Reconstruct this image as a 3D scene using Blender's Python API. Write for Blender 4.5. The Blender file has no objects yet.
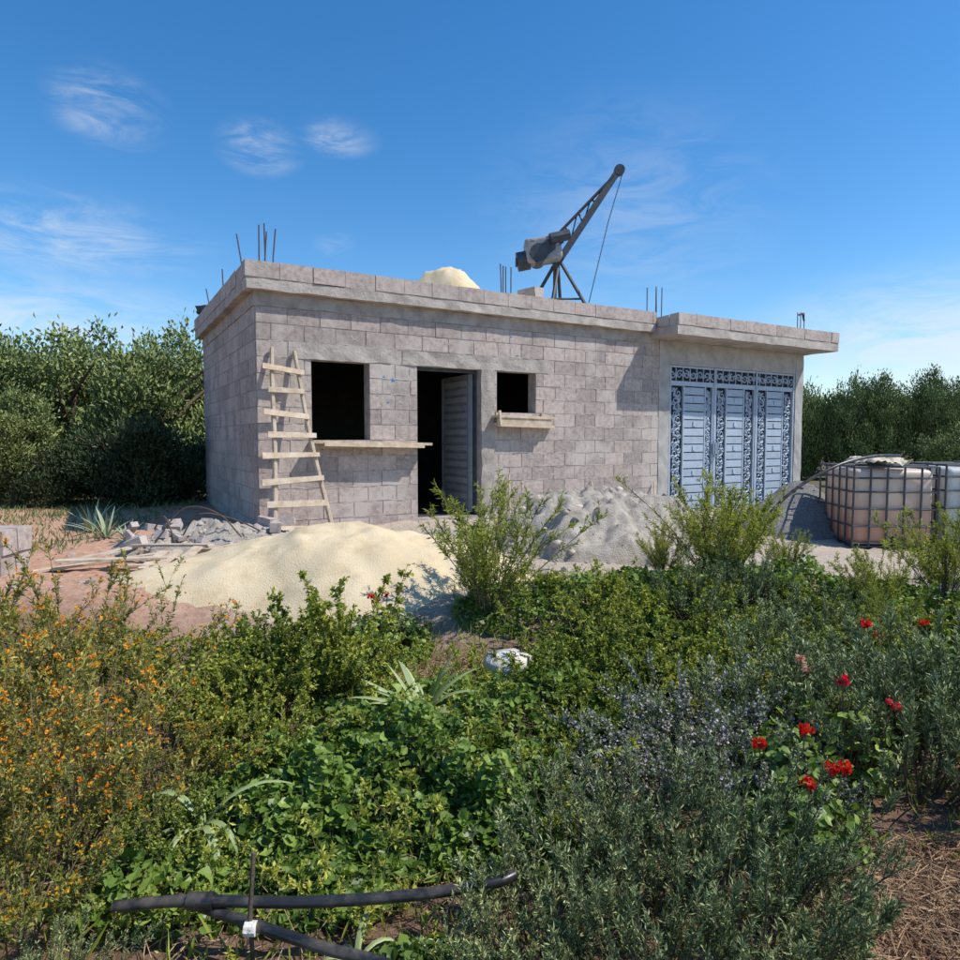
import bpy, bmesh, math, numpy as np
from mathutils import Vector, Matrix, noise as mnoise
pi=math.pi
scene=bpy.context.scene
scene.view_settings.view_transform='Standard'
scene.view_settings.look='None'
scene.view_settings.exposure=0
RS=np.random.default_rng

# ------------------------------------------------------------------ helpers
def nrm(a): return a/np.maximum(np.linalg.norm(a,axis=-1,keepdims=True),1e-9)
def unit(rs,n): return nrm(rs.normal(0,1,(n,3)))
def sst(a,b,x):
    t=np.clip((x-a)/(b-a),0,1); return t*t*(3-2*t)

class MB:
    def __init__(s): s.V=[];s.F3=[];s.F4=[];s.T=[];s.M3=[];s.M4=[];s.n=0
    def add(s,V,F,t=0.5,m=0):
        V=np.asarray(V,float).reshape(-1,3);F=np.asarray(F,int)
        s.V.append(V)
        s.T.append(np.broadcast_to(np.asarray(t,float),(len(V),)).copy())
        (s.F3 if F.shape[1]==3 else s.F4).append(F+s.n)
        (s.M3 if F.shape[1]==3 else s.M4).append(np.full(len(F),m))
        s.n+=len(V)
    def build(s,name,mats,smooth=False,parent=None,loc=None,rotz=0,link=True):
        V=np.concatenate(s.V);T=np.concatenate(s.T)
        F3=np.concatenate(s.F3) if s.F3 else np.zeros((0,3),int)
        F4=np.concatenate(s.F4) if s.F4 else np.zeros((0,4),int)
        M=np.concatenate(([np.concatenate(s.M3)] if s.M3 else [])+([np.concatenate(s.M4)] if s.M4 else []))
        me=bpy.data.meshes.new(name)
        me.vertices.add(len(V));me.vertices.foreach_set('co',V.ravel())
        L=np.concatenate([F3.ravel(),F4.ravel()])
        me.loops.add(len(L));me.loops.foreach_set('vertex_index',L)
        n=len(F3)+len(F4)
        me.polygons.add(n)
        st=np.concatenate([np.arange(len(F3))*3,len(F3)*3+np.arange(len(F4))*4])
        me.polygons.foreach_set('loop_start',st)
        me.update(calc_edges=True)
        me.polygons.foreach_set('material_index',M.astype(np.int32))
        me.polygons.foreach_set('use_smooth',np.full(n,bool(smooth)))
        at=me.attributes.new('tint','FLOAT','POINT');at.data.foreach_set('value',T)
        for m in mats: me.materials.append(m)
        me.validate()
        if not link: return me
        return put(name,me,loc,rotz,parent=parent)

def put(name,me,loc=None,rotz=0,sc=1,parent=None):
    o=bpy.data.objects.new(name,me)
    scene.collection.objects.link(o)
    if loc is not None: o.location=loc
    o.rotation_euler[2]=rotz
    o.scale=(sc,sc,sc) if np.isscalar(sc) else sc
    if parent: o.parent=parent
    return o
def empty(name,loc=(0,0,0),rotz=0):
    o=bpy.data.objects.new(name,None);scene.collection.objects.link(o)
    o.location=loc;o.rotation_euler[2]=rotz;o.empty_display_size=.2
    return o

BF=np.array([[0,3,2,1],[4,5,6,7],[0,1,5,4],[1,2,6,5],[2,3,7,6],[3,0,4,7]])
def box(mb,p0,p1,t=.5,m=0,jit=0,rs=None):
    x0,y0,z0=p0;x1,y1,z1=p1
    V=np.array([[x0,y0,z0],[x1,y0,z0],[x1,y1,z0],[x0,y1,z0],[x0,y0,z1],[x1,y0,z1],[x1,y1,z1],[x0,y1,z1]],float)
    if jit: V+=rs.normal(0,jit,V.shape)
    mb.add(V,BF,t,m)
def beam(mb,p0,p1,w,h,t=.5,m=0,up=(0,0,1),w1=None,h1=None):
    p0=np.array(p0,float);p1=np.array(p1,float)
    d=nrm(p1-p0);u=np.array(up,float)
    s=np.cross(d,u)
    if np.linalg.norm(s)<1e-3: s=np.cross(d,[0,1,0])
    s=nrm(s);u=np.cross(s,d)
    w1=w if w1 is None else w1;h1=h if h1 is None else h1
    V=[]
    for p,a,b in ((p0,w,h),(p1,w1,h1)):
        for sx,sy in ((-1,-1),(1,-1),(1,1),(-1,1)): V.append(p+s*sx*a/2+u*sy*b/2)
    mb.add(V,BF,t,m)
def tube(mb,pts,r,n=8,t=.5,m=0,caps=True):
    pts=np.array(pts,float);k=len(pts)
    r=np.broadcast_to(np.asarray(r,float),(k,))
    tan=nrm(np.gradient(pts,axis=0))
    ref=np.array([0,0,1.]) if abs(tan[0][2])<.9 else np.array([1.,0,0])
    a=nrm(np.cross(tan[0],ref));V=[]
    for i in range(k):
        a=nrm(a-tan[i]*np.dot(a,tan[i]));b=np.cross(tan[i],a)
        an=np.arange(n)*2*pi/n
        V.append(pts[i]+r[i]*(np.cos(an)[:,None]*a+np.sin(an)[:,None]*b))
    V=np.concatenate(V);F=[]
    for i in range(k-1):
        for j in range(n):
            F.append([i*n+j,i*n+(j+1)%n,(i+1)*n+(j+1)%n,(i+1)*n+j])
    mb.add(V,F,t,m)
    if caps:
        for i,c in ((0,pts[0]),(k-1,pts[-1])):
            VV=np.vstack([V[i*n:(i+1)*n],c[None]])
            mb.add(VV,[[j,(j+1)%n,n] for j in range(n)],t,m)
def spline(pts,n=24):
    pts=[Vector(p) for p in pts];out=[]
    P=[pts[0]*2-pts[1]]+pts+[pts[-1]*2-pts[-2]]
    segs=len(pts)-1
    for i in range(segs):
        for j in range(n//segs+1 if i==segs-1 else n//segs):
            t=j/(n//segs);p0,p1,p2,p3=P[i:i+4]
            out.append(.5*((2*p1)+(p2-p0)*t+(2*p0-5*p1+4*p2-p3)*t*t+(3*p1-p0-3*p2+p3)*t**3))
    return [tuple(v) for v in out]
def segs(mb,A,B,ra,rb,t=.3,m=1):
    n=len(A)
    if n==0:return
    d=nrm(B-A);ref=np.where(np.abs(d[:,2:3])<.9,np.array([[0,0,1.]]),np.array([[1.,0,0]]))
    a=nrm(np.cross(d,ref));b=np.cross(d,a)
    V=np.zeros((n,6,3))
    for i in range(3):
        c,s=math.cos(i*2*pi/3),math.sin(i*2*pi/3)
        o=a*c+b*s
        V[:,i]=A+o*np.reshape(ra,(-1,1));V[:,3+i]=B+o*np.reshape(rb,(-1,1))
    F=np.array([[0,1,4,3],[1,2,5,4],[2,0,3,5]])
    FF=(F[None]+np.arange(n)[:,None,None]*6).reshape(-1,4)
    mb.add(V.reshape(-1,3),FF,t,m)
def leaves(mb,rs,P,D,L,W,t,m=0,fold=.25,updir=0.0):
    n=len(P);D=nrm(D)
    R=unit(rs,n)*(1-updir)+np.array([0,0,updir])
    S=nrm(np.cross(D,R));U=np.cross(S,D)
    L=np.broadcast_to(L,(n,))[:,None];W=np.broadcast_to(W,(n,))[:,None]
    mid=P+D*L*.5
    V=np.stack([P,mid+S*W/2+U*fold*W,P+D*L-U*fold*W*.3,mid-S*W/2+U*fold*W],1)
    F=(np.array([[0,1,2],[0,2,3]])[None]+np.arange(n)[:,None,None]*4).reshape(-1,3)
    mb.add(V.reshape(-1,3),F,np.repeat(np.broadcast_to(t,(n,)),4),m)
def discs(mb,rs,C,N,R,t,m=0,k=7,cup=.25,jag=.15):
    n=len(C);N=nrm(N);a=nrm(np.cross(N,unit(rs,n)));b=np.cross(N,a)
    R=np.broadcast_to(R,(n,))
    V=np.zeros((n,k+1,3));V[:,0]=C
    for i in range(k):
        an=2*pi*i/k
        rr=R*(1+rs.uniform(-jag,jag,n))*(0.35 if i==0 else 1)
        V[:,i+1]=C+(a*math.cos(an)+b*math.sin(an))*rr[:,None]+N*(R*cup*(1 if i%2 else .5))[:,None]
    F=np.array([[0,i+1,(i+1)%k+1] for i in range(k)])
    FF=(F[None]+np.arange(n)[:,None,None]*(k+1)).reshape(-1,3)
    mb.add(V.reshape(-1,3),FF,np.repeat(np.broadcast_to(t,(n,)),k+1),m)

def bush(mb,rs,K,H,r0,spread,ns,sl,ln,L,W,sfwd=.7,srand=.7,sup=.4,lfwd=.6,bend=.15,t0=.2,Hvar=.35,
         stem_r=.006,tr=(.15,.75),updir=.3,base=(0,0,0),tip=.28,sag=0.):
    a=rs.uniform(0,2*pi,K);rr=np.sqrt(rs.uniform(0,1,K))
    b=np.stack([np.cos(a)*rr*r0,np.sin(a)*rr*r0,0*a],1)+np.array(base)
    d=nrm(np.stack([np.cos(a)*rr*spread,np.sin(a)*rr*spread,0*a+1],1)+rs.normal(0,.12,(K,3)))
    ll=H*(1-Hvar*rs.uniform(0,1,K))
    bv=rs.normal(0,bend,(K,3))*ll[:,None];bv[:,2]=-np.abs(bv[:,2])*.5-sag*ll*rr
    def P(k,t): return b[k]+d[k]*(ll[k]*t)[:,None]+bv[k]*(t**2)[:,None]
    allk=np.arange(K);N=6
    for i in range(N):
        t0_,t1_=i/N,(i+1)/N
        segs(mb,P(allk,np.full(K,t0_)),P(allk,np.full(K,t1_)),np.full(K,stem_r*(1-.8*t0_)),np.full(K,stem_r*(1-.8*t1_)),t=.4,m=1)
    k=np.repeat(allk,ns);t=rs.uniform(t0,1,len(k))
    o=P(k,t);tan=nrm(d[k]*ll[k][:,None]+2*bv[k]*t[:,None])
    sd=nrm(tan*sfwd+unit(rs,len(k))*srand+np.array([0,0,sup]))
    slen=sl*rs.uniform(.5,1.1,len(k))*(1.15-.6*t)
    tt=np.full(K,1-tip);o2=P(allk,tt)
    tp=P(allk,np.ones(K))-o2
    o=np.vstack([o,o2]);sd=np.vstack([sd,nrm(tp)]);slen=np.concatenate([slen,np.linalg.norm(tp,axis=1)])
    segs(mb,o,o+sd*slen[:,None],np.full(len(o),stem_r*.4),np.full(len(o),stem_r*.15),t=.5,m=1)
    cl=rs.uniform(-.15,.15,len(o))
    q=np.repeat(np.arange(len(o)),ln);u=rs.uniform(.05,1,len(q))
    pos=o[q]+sd[q]*(slen[q]*u)[:,None]
    D=nrm(sd[q]*lfwd+unit(rs,len(q))*.8)
    tn=np.clip(tr[0]+(tr[1]-tr[0])*rs.uniform(0,1,len(q))**1.3+.3*(u-.5)+cl[q],0,1)
    leaves(mb,rs,pos,D,L*rs.uniform(.6,1.15,len(q)),W*rs.uniform(.7,1.15,len(q)),tn,0,updir=updir)
    return o+sd*slen[:,None],sd

# ------------------------------------------------------------------ materials
def newmat(name):
    m=bpy.data.materials.new(name);m.use_nodes=True
    nt=m.node_tree;bs=nt.nodes['Principled BSDF'];out=nt.nodes['Material Output']
    return m,nt,bs,out
def N(nt,t,**k):
    n=nt.nodes.new(t)
    for a,b in k.items(): setattr(n,a,b)
    return n
def ramp(nt,cols,pos=None):
    r=nt.nodes.new('ShaderNodeValToRGB');e=r.color_ramp.elements
    pos=pos or [i/(len(cols)-1) for i in range(len(cols))]
    while len(e)<len(cols): e.new(.5)
    for i,(c,p) in enumerate(zip(cols,pos)):
        e[i].position=p;e[i].color=(c[0],c[1],c[2],1)
    return r
def mix(nt,mode,fac,a,b):
    m=nt.nodes.new('ShaderNodeMix');m.data_type='RGBA';m.blend_type=mode
    for inp,v in ((m.inputs[0],fac),(m.inputs[6],a),(m.inputs[7],b)):
        if isinstance(v,bpy.types.NodeSocket): nt.links.new(v,inp)
        elif isinstance(v,(int,float)): inp.default_value=v
        else: inp.default_value=(v[0],v[1],v[2],1)
    return m.outputs[2]
def leaf_mat(name,c0,c1,c2,tr=.3,rough=.5,spec=.3):
    m,nt,bs,out=newmat(name)
    at=N(nt,'ShaderNodeAttribute',attribute_name='tint')
    r=ramp(nt,[c0,c1,c2],[0,.5,1])
    nt.links.new(at.outputs['Fac'],r.inputs[0])
    oi=N(nt,'ShaderNodeObjectInfo')
    hs=N(nt,'ShaderNodeHueSaturation')
    mr=N(nt,'ShaderNodeMapRange');mr.inputs[3].default_value=.8;mr.inputs[4].default_value=1.2
    nt.links.new(oi.outputs['Random'],mr.inputs[0]);nt.links.new(mr.outputs[0],hs.inputs['Value'])
    mh=N(nt,'ShaderNodeMapRange');mh.inputs[3].default_value=.51;mh.inputs[4].default_value=.48
    nt.links.new(oi.outputs['Random'],mh.inputs[0]);nt.links.new(mh.outputs[0],hs.inputs['Hue'])
    nt.links.new(r.outputs[0],hs.inputs['Color'])
    nt.links.new(hs.outputs[0],bs.inputs['Base Color'])
    bs.inputs['Roughness'].default_value=rough;bs.inputs['Specular IOR Level'].default_value=spec
    if tr:
        tl=N(nt,'ShaderNodeBsdfTranslucent');mx=N(nt,'ShaderNodeMixShader');mx.inputs[0].default_value=tr
        c=mix(nt,'MULTIPLY',1.,hs.outputs[0],(1.5,1.4,.6))
        nt.links.new(c,tl.inputs[0]);nt.links.new(bs.outputs[0],mx.inputs[1]);nt.links.new(tl.outputs[0],mx.inputs[2])
        nt.links.new(mx.outputs[0],out.inputs[0])
    return m
def rough_mat(name,cols,scale=8,bump=.4,bscale=60,rough=.9,tintw=None,metal=0,spec=.3,dist=.01,big=None,detail=6):
    m,nt,bs,out=newmat(name)
    tc=N(nt,'ShaderNodeTexCoord')
    n1=N(nt,'ShaderNodeTexNoise');n1.inputs['Scale'].default_value=scale;n1.inputs['Detail'].default_value=detail;n1.inputs['Roughness'].default_value=.65
    nt.links.new(tc.outputs['Object'],n1.inputs['Vector'])
    r=ramp(nt,cols,[.3+.4*i/(len(cols)-1) for i in range(len(cols))])
    nt.links.new(n1.outputs[0],r.inputs[0]);col=r.outputs[0]
    if tintw:
        at=N(nt,'ShaderNodeAttribute',attribute_name='tint')
        r2=ramp(nt,[tintw[0],tintw[1]]);nt.links.new(at.outputs['Fac'],r2.inputs[0])
        col=mix(nt,'MULTIPLY',1.,col,r2.outputs[0])
    for bg_ in (big or []):
        n3=N(nt,'ShaderNodeTexNoise');n3.inputs['Scale'].default_value=bg_[0];n3.inputs['Detail'].default_value=5;n3.inputs['Roughness'].default_value=.65
        nt.links.new(tc.outputs['Object'],n3.inputs['Vector'])
        r3=ramp(nt,[(0,0,0),(bg_[4],)*3],[bg_[2],bg_[3]]);nt.links.new(n3.outputs[0],r3.inputs[0])
        col=mix(nt,'MIX',r3.outputs[0],col,bg_[1])
    nt.links.new(col,bs.inputs['Base Color'])
    n2=N(nt,'ShaderNodeTexNoise');n2.inputs['Scale'].default_value=bscale;n2.inputs['Detail'].default_value=4;n2.inputs['Roughness'].default_value=.7
    nt.links.new(tc.outputs['Object'],n2.inputs['Vector'])
    b=N(nt,'ShaderNodeBump');b.inputs['Strength'].default_value=bump;b.inputs['Distance'].default_value=dist
    nt.links.new(n2.outputs[0],b.inputs['Height']);nt.links.new(b.outputs[0],bs.inputs['Normal'])
    bs.inputs['Roughness'].default_value=rough;bs.inputs['Metallic'].default_value=metal
    bs.inputs['Specular IOR Level'].default_value=spec
    return m

M_block=rough_mat('concrete_block',[(.3,.25,.22),(.45,.375,.335),(.56,.475,.425)],scale=16,bump=.9,bscale=90,tintw=((.78,.78,.79),(1.12,1.11,1.1)),
                  big=[(1.3,(.55,.485,.435),.5,.62,.8),(3.1,(.26,.225,.205),.56,.72,.65)])
M_mortar=rough_mat('mortar',[(.29,.25,.225),(.44,.39,.35),(.57,.51,.46)],scale=10,bump=1,bscale=50,dist=.02)
M_conc=rough_mat('rough_concrete',[(.29,.25,.22),(.43,.38,.335),(.54,.485,.43)],scale=5,bump=.8,bscale=35,dist=.015,tintw=((.75,.75,.75),(1.1,1.1,1.1)),
                 big=[(2.2,(.25,.22,.195),.52,.7,.8)])
M_render=rough_mat('cement_render',[(.31,.295,.275),(.41,.39,.365),(.49,.465,.44)],scale=4,bump=.5,bscale=40,big=[(2.5,(.26,.24,.22),.5,.7,.6)])
M_inside=rough_mat('interior_shade',[(.04,.036,.034),(.07,.063,.06)],scale=5)  # indoor shade put into the colour: near-black walls, floor and lining
M_wood=rough_mat('weathered_plank',[(.42,.32,.22),(.59,.48,.36),(.7,.61,.49)],scale=9,bump=.5,bscale=40,rough=.8,tintw=((.6,.6,.6),(1.12,1.08,1.03)))
M_gate=rough_mat('painted_gate_steel',[(.31,.375,.45),(.36,.43,.515),(.4,.475,.565)],scale=6,bump=.08,bscale=60,rough=.5,spec=.4,tintw=((.82,.82,.82),(1.15,1.15,1.15)),big=[(3,(.27,.29,.31),.55,.75,.4)])
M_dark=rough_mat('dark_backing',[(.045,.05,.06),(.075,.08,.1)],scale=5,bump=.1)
M_door=rough_mat('grey_door_paint',[(.26,.28,.3),(.36,.38,.4)],scale=6,bump=.08,rough=.5,tintw=((.6,.6,.6),(1.1,1.1,1.1)))
M_steel=rough_mat('dark_steel',[(.025,.035,.05),(.05,.06,.075),(.09,.085,.08)],scale=12,bump=.2,rough=.55,spec=.5)
M_rust=rough_mat('rusty_rebar',[(.07,.05,.045),(.14,.09,.07)],scale=30,bump=.4,rough=.8)
M_motor=rough_mat('motor_housing',[(.2,.22,.24),(.32,.33,.34),(.4,.39,.37)],scale=9,bump=.2,rough=.5,big=[(7,(.12,.08,.05),.55,.65,.8)])
M_sand=rough_mat('sand',[(.56,.43,.255),(.69,.555,.355),(.77,.645,.44)],scale=5,bump=.8,bscale=70,dist=.012,big=[(2.5,(.54,.42,.27),.5,.7,.6)])
M_gravel=rough_mat('grey_sand',[(.34,.29,.235),(.53,.465,.39),(.66,.595,.51)],scale=9,bump=1,bscale=70,dist=.03)
M_dgravel=rough_mat('gravel',[(.15,.14,.13),(.26,.245,.23),(.38,.36,.34)],scale=40,bump=1,bscale=60,dist=.03)
M_stone=rough_mat('rubble_stone',[(.26,.22,.185),(.42,.37,.32),(.52,.47,.415)],scale=12,bump=.8,tintw=((.55,.55,.55),(1.35,1.3,1.25)))
M_pipe=rough_mat('black_pipe',[(.012,.012,.013),(.03,.03,.032)],scale=10,bump=.05,rough=.35,spec=.5,big=[(9,(.14,.115,.09),.48,.68,.85)])
M_bark=rough_mat('bark',[(.08,.06,.04),(.17,.12,.085)],scale=20,bump=.6)
M_twig=rough_mat('green_twig',[(.12,.1,.05),(.2,.16,.09)],scale=20,bump=.2)
M_straw=rough_mat('dry_straw',[(.3,.165,.09),(.5,.33,.19),(.64,.49,.3)],scale=6,bump=.2,tintw=((.4,.4,.4),(1.2,1.2,1.2)))
M_cloth=rough_mat('pale_cloth',[(.5,.44,.32),(.68,.6,.47)],scale=8,bump=.5,bscale=15)
M_bag=rough_mat('white_sack',[(.58,.53,.45),(.74,.7,.62)],scale=9,bump=.7,bscale=12,dist=.03)
M_blackbag=rough_mat('black_plastic',[(.01,.01,.012),(.03,.03,.032)],scale=9,bump=.7,bscale=12,rough=.35)
M_bluep=rough_mat('blue_paint_mark',[(.1,.22,.42),(.2,.32,.5)],scale=30)

L_rose=leaf_mat('rosemary_needles',(.05,.072,.026),(.2,.255,.095),(.48,.53,.24),0)
L_feath=leaf_mat('narrow_leaves',(.09,.12,.025),(.28,.335,.06),(.52,.54,.13),.35)
L_leafy=leaf_mat('shrub_leaves',(.06,.09,.02),(.205,.27,.045),(.46,.49,.09),.3)
L_cover=leaf_mat('ground_cover_leaves',(.05,.095,.02),(.165,.265,.045),(.4,.5,.12),.3,rough=.4)
L_olive=leaf_mat('yellow_green_leaves',(.09,.11,.03),(.27,.275,.06),(.5,.44,.12),.3)
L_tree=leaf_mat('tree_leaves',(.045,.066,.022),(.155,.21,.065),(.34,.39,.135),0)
L_treed=leaf_mat('dark_tree_leaves',(.015,.026,.01),(.045,.07,.025),(.1,.14,.05),0)
L_agave=leaf_mat('agave_leaf',(.13,.2,.08),(.26,.34,.14),(.5,.54,.32),.15,rough=.45)
L_agg=leaf_mat('grey_agave_leaf',(.14,.19,.11),(.25,.3,.18),(.42,.46,.3),0)
P_or=leaf_mat('orange_petal',(.6,.25,.01),(.75,.36,.02),(.85,.5,.04),.3)
P_red=leaf_mat('red_petal',(.5,.01,.008),(.7,.02,.012),(.8,.06,.03),.3)
P_pink=leaf_mat('pink_petal',(.6,.25,.22),(.7,.4,.36),(.8,.55,.5),.3)
P_lav=leaf_mat('lavender_petal',(.34,.3,.38),(.48,.44,.52),(.64,.61,.67),.3)

# ------------------------------------------------------------------ ground
def gz(x,y):
    x=np.asarray(x,float);y=np.asarray(y,float)
    t=sst(3.9,5.1,y+.25*np.sin(x*1.3+.5))
    z=-.32+.32*t
    z=z-.12*sst(2.5,4.5,x)*t
    z=z+.03*np.sin(x*1.9+y*.7)*np.cos(y*1.7-x*.6)+.012*np.sin(x*7.1)*np.sin(y*6.3+x)
    far=sst(18,60,np.hypot(x,y-8))
    return z*(1-far)+(-.15)*far-0.03*t
def gzf(x,y): return float(gz(x,y))
def axis(lo,hi,step,far):
    c=np.arange(lo,hi+1e-6,step);e=[];v=hi;s=step
    while v<far: s*=1.35;v+=s;e.append(v)
    e2=[];v=lo;s=step
    while v>-far: s*=1.35;v-=s;e2.append(v)
    return np.array(e2[::-1]+list(c)+e)
gx=axis(-6,7,.07,900);gy=axis(.3,10,.07,900)
X,Y=np.meshgrid(gx,gy);Z=gz(X,Y)
rs=RS(3)
near=(np.hypot(X,Y-5)<9)
Z=Z+near*rs.normal(0,.007,Z.shape)
mb=MB();nx,ny=len(gx),len(gy)
idx=np.arange(nx*ny).reshape(ny,nx)
F=np.stack([idx[:-1,:-1],idx[:-1,1:],idx[1:,1:],idx[1:,:-1]],-1).reshape(-1,4)
mb.add(np.stack([X,Y,Z],-1).reshape(-1,3),F)
m,nt,bs,out=newmat('ground_soil')
tc=N(nt,'ShaderNodeTexCoord');sx=N(nt,'ShaderNodeSeparateXYZ');nt.links.new(tc.outputs['Object'],sx.inputs[0])
n1=N(nt,'ShaderNodeTexNoise');n1.inputs['Scale'].default_value=.9;n1.inputs['Detail'].default_value=6;nt.links.new(tc.outputs['Object'],n1.inputs['Vector'])
n2=N(nt,'ShaderNodeTexNoise');n2.inputs['Scale'].default_value=14;n2.inputs['Detail'].default_value=8;n2.inputs['Roughness'].default_value=.75;nt.links.new(tc.outputs['Object'],n2.inputs['Vector'])
r_red=ramp(nt,[(.36,.18,.105),(.56,.32,.21),(.67,.44,.31)],[.3,.5,.72]);nt.links.new(n2.outputs[0],r_red.inputs[0])
r_gar=ramp(nt,[(.1,.058,.036),(.22,.125,.078),(.35,.21,.13)],[.3,.5,.72]);nt.links.new(n2.outputs[0],r_gar.inputs[0])
r_pal=ramp(nt,[(.36,.28,.21),(.5,.41,.32),(.6,.52,.42)],[.3,.5,.72]);nt.links.new(n2.outputs[0],r_pal.inputs[0])
def addm(a,b,k):
    q=N(nt,'ShaderNodeMath',operation='MULTIPLY_ADD');nt.links.new(b,q.inputs[0]);q.inputs[1].default_value=k;nt.links.new(a,q.inputs[2]);return q.outputs[0]
yy=addm(sx.outputs[1],n1.outputs[0],1.6)
mr=N(nt,'ShaderNodeMapRange');mr.inputs[1].default_value=5.0;mr.inputs[2].default_value=5.7;nt.links.new(yy,mr.inputs[0])
xx=addm(sx.outputs[0],n1.outputs[0],3.)
mr2=N(nt,'ShaderNodeMapRange');mr2.inputs[1].default_value=-.9;mr2.inputs[2].default_value=.4;nt.links.new(xx,mr2.inputs[0])
c=mix(nt,'MIX',mr2.outputs[0],r_red.outputs[0],r_pal.outputs[0])
c=mix(nt,'MIX',mr.outputs[0],r_gar.outputs[0],c)
mr3=N(nt,'ShaderNodeMapRange');mr3.inputs[1].default_value=11;mr3.inputs[2].default_value=14;nt.links.new(yy,mr3.inputs[0])
c=mix(nt,'MIX',mr3.outputs[0],c,(.13,.11,.05))  # shadow under the trees put into the soil colour, from the tree rows back
nt.links.new(c,bs.inputs['Base Color']);bs.inputs['Roughness'].default_value=.95
b=N(nt,'ShaderNodeBump');b.inputs['Strength'].default_value=.9;b.inputs['Distance'].default_value=.04;nt.links.new(n2.outputs[0],b.inputs['Height']);nt.links.new(b.outputs[0],bs.inputs['Normal'])
mb.build('ground',[m],smooth=True)

# ------------------------------------------------------------------ house (local frame: x along facade, y inward)
TH=math.atan2(.499,.867);CX,CY=-2.67,8.0
def w2(s,y): return (CX+s*math.cos(TH)-y*math.sin(TH), CY+s*math.sin(TH)+y*math.cos(TH))
house=empty('concrete_block_house',(CX,CY,0),TH)
WL=10.4;WD=4.4;WT=.2;ZT=2.87
ops=[(.66,1.42,1.1,2.1),(2.1,3.08,.02,2.1),(3.36,4.04,1.5,2.1),(6.8,10.18,-.2,2.38)]
rs=RS(11)
mb=MB()
xs=[0]+[v for o in ops for v in o[:2]]+[WL]
for i in range(0,len(xs),2): box(mb,(xs[i],0,-.6),(xs[i+1],WT,ZT))
for x0,x1,z0,z1 in ops:
    box(mb,(x0,0.001,z1),(x1,WT,ZT));box(mb,(x0,0.001,-.6),(x1,WT,z0))
box(mb,(0,WT,-.6),(WT,WD-WT,ZT));box(mb,(WL-WT,WT,-.6),(WL,WD-WT,ZT));box(mb,(0,WD-WT,-.6),(WL,WD,ZT))
mb.build('wall_core',[M_mortar],parent=house)
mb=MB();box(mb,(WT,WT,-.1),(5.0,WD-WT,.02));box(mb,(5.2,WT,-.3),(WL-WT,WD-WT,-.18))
box(mb,(5.0,WT,-.6),(5.2,WD-WT,ZT));box(mb,(WT+.002,WT,.02),(WT+.03,WD-WT,ZT));box(mb,(WT+.03,WD-WT-.03,.02),(5.0,WD-WT-.002,ZT));box(mb,(WT+.03,WT,ZT-.03),(5.0,WD-WT-.03,ZT-.004))  # partition, plus dark lining sheets added so the room looks black inside
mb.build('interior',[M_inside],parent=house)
mb=MB()
def course(axis_,a0,a1,z0,z1,off,holes,face,sgn,bl=.4,gap=.010):
    x=a0-off
    while x<a1-.02:
        b0=max(x,a0);b1=min(x+bl,a1);x+=bl
        parts=[(b0,b1)]
        for h0,h1,hz0,hz1 in holes:
            if min(z1,hz1)-max(z0,hz0)>.05:
                np_=[]
                for p,q in parts:
                    if q<=h0 or p>=h1: np_.append((p,q))
                    else:
                        if h0-p>.03: np_.append((p,h0))
                        if q-h1>.03: np_.append((h1,q))
                parts=np_
        for p,q in parts:
            if q-p<.05: continue
            pr=.005+abs(rs.normal(0,.0025));t=rs.uniform(0,1);g=gap/2*rs.uniform(.7,1.3)
            e0=face-sgn*pr;e1=face+sgn*.03
            lo,hi=min(e0,e1),max(e0,e1)
            zz0=z0+g;zz1=z1-g*rs.uniform(.8,1.2)
            if axis_=='x': box(mb,(p+g,lo,zz0),(q-g,hi,zz1),t,0,.0013,rs)
            else: box(mb,(lo,p+g,zz0),(hi,q-g,zz1),t,0,.0013,rs)
fh=ops[:3]+[(3.08,3.3,-1,2.1),(.4,1.7,2.1,2.3),(1.9,3.36,2.1,2.3),(3.36,4.25,2.1,2.3)]
for k in range(15):
    z0=-.3+.2*k
    course('x',0,6.55,z0,z0+.2,(.2 if k%2 else .0)+rs.uniform(0,.03),fh,0,1)
    course('y',.013,WD,z0,z0+.2,(0 if k%2 else .2),[],0,1)
    course('y',0,WD,z0,z0+.2,(0 if k%2 else .2),[],WL,-1)
mb.build('block_courses',[M_block],parent=house)
mb=MB()
def rough_box(p0,p1,t=.5,m=0,step=.18,j=.004):
    bm=bmesh.new();bmesh.ops.create_cube(bm,size=1)
    d=[p1[i]-p0[i] for i in range(3)]
    for v in bm.verts: v.co=Vector([p0[i]+(v.co[i]+.5)*d[i] for i in range(3)])
    for ax in range(3):
        n=int(d[ax]/step)
        for i in range(1,n+1):
            c=p0[ax]+d[ax]*i/(n+1)
            no=[0,0,0];no[ax]=1;co=[0,0,0];co[ax]=c
            bmesh.ops.bisect_plane(bm,geom=bm.verts[:]+bm.edges[:]+bm.faces[:],plane_co=co,plane_no=no)
    bm.verts.ensure_lookup_table();bm.verts.index_update()
    V=np.array([v.co[:] for v in bm.verts])
    V+=rs.normal(0,j,V.shape)
    q=[[v.index for v in f.verts] for f in bm.faces if len(f.verts)==4]
    mb.add(V,q,t,m);bm.free()
rough_box((.38,-.014,2.1),(1.72,.05,2.3),.6)
rough_box((1.88,-.015,2.1),(4.27,.05,2.29),.6)
rough_box((3.085,-.03,-.3),(3.31,.05,2.1),.35)
rough_box((-.018,-.016,2.7),(6.53,.1,2.868),.5)
rough_box((-.018,.11,2.7),(.1,WD,2.868),.5)
rough_box((-.12,-.13,2.87),(6.34,WD+.1,3.0),.8)
rough_box((6.35,-.6,2.78),(10.6,WD+.1,2.93),.9,j=.003)
mb.build('roof_slab',[M_conc],parent=house)
mb=MB()
rough_box((6.55,-.012,-.5),(6.795,.05,2.775),.5)
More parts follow.
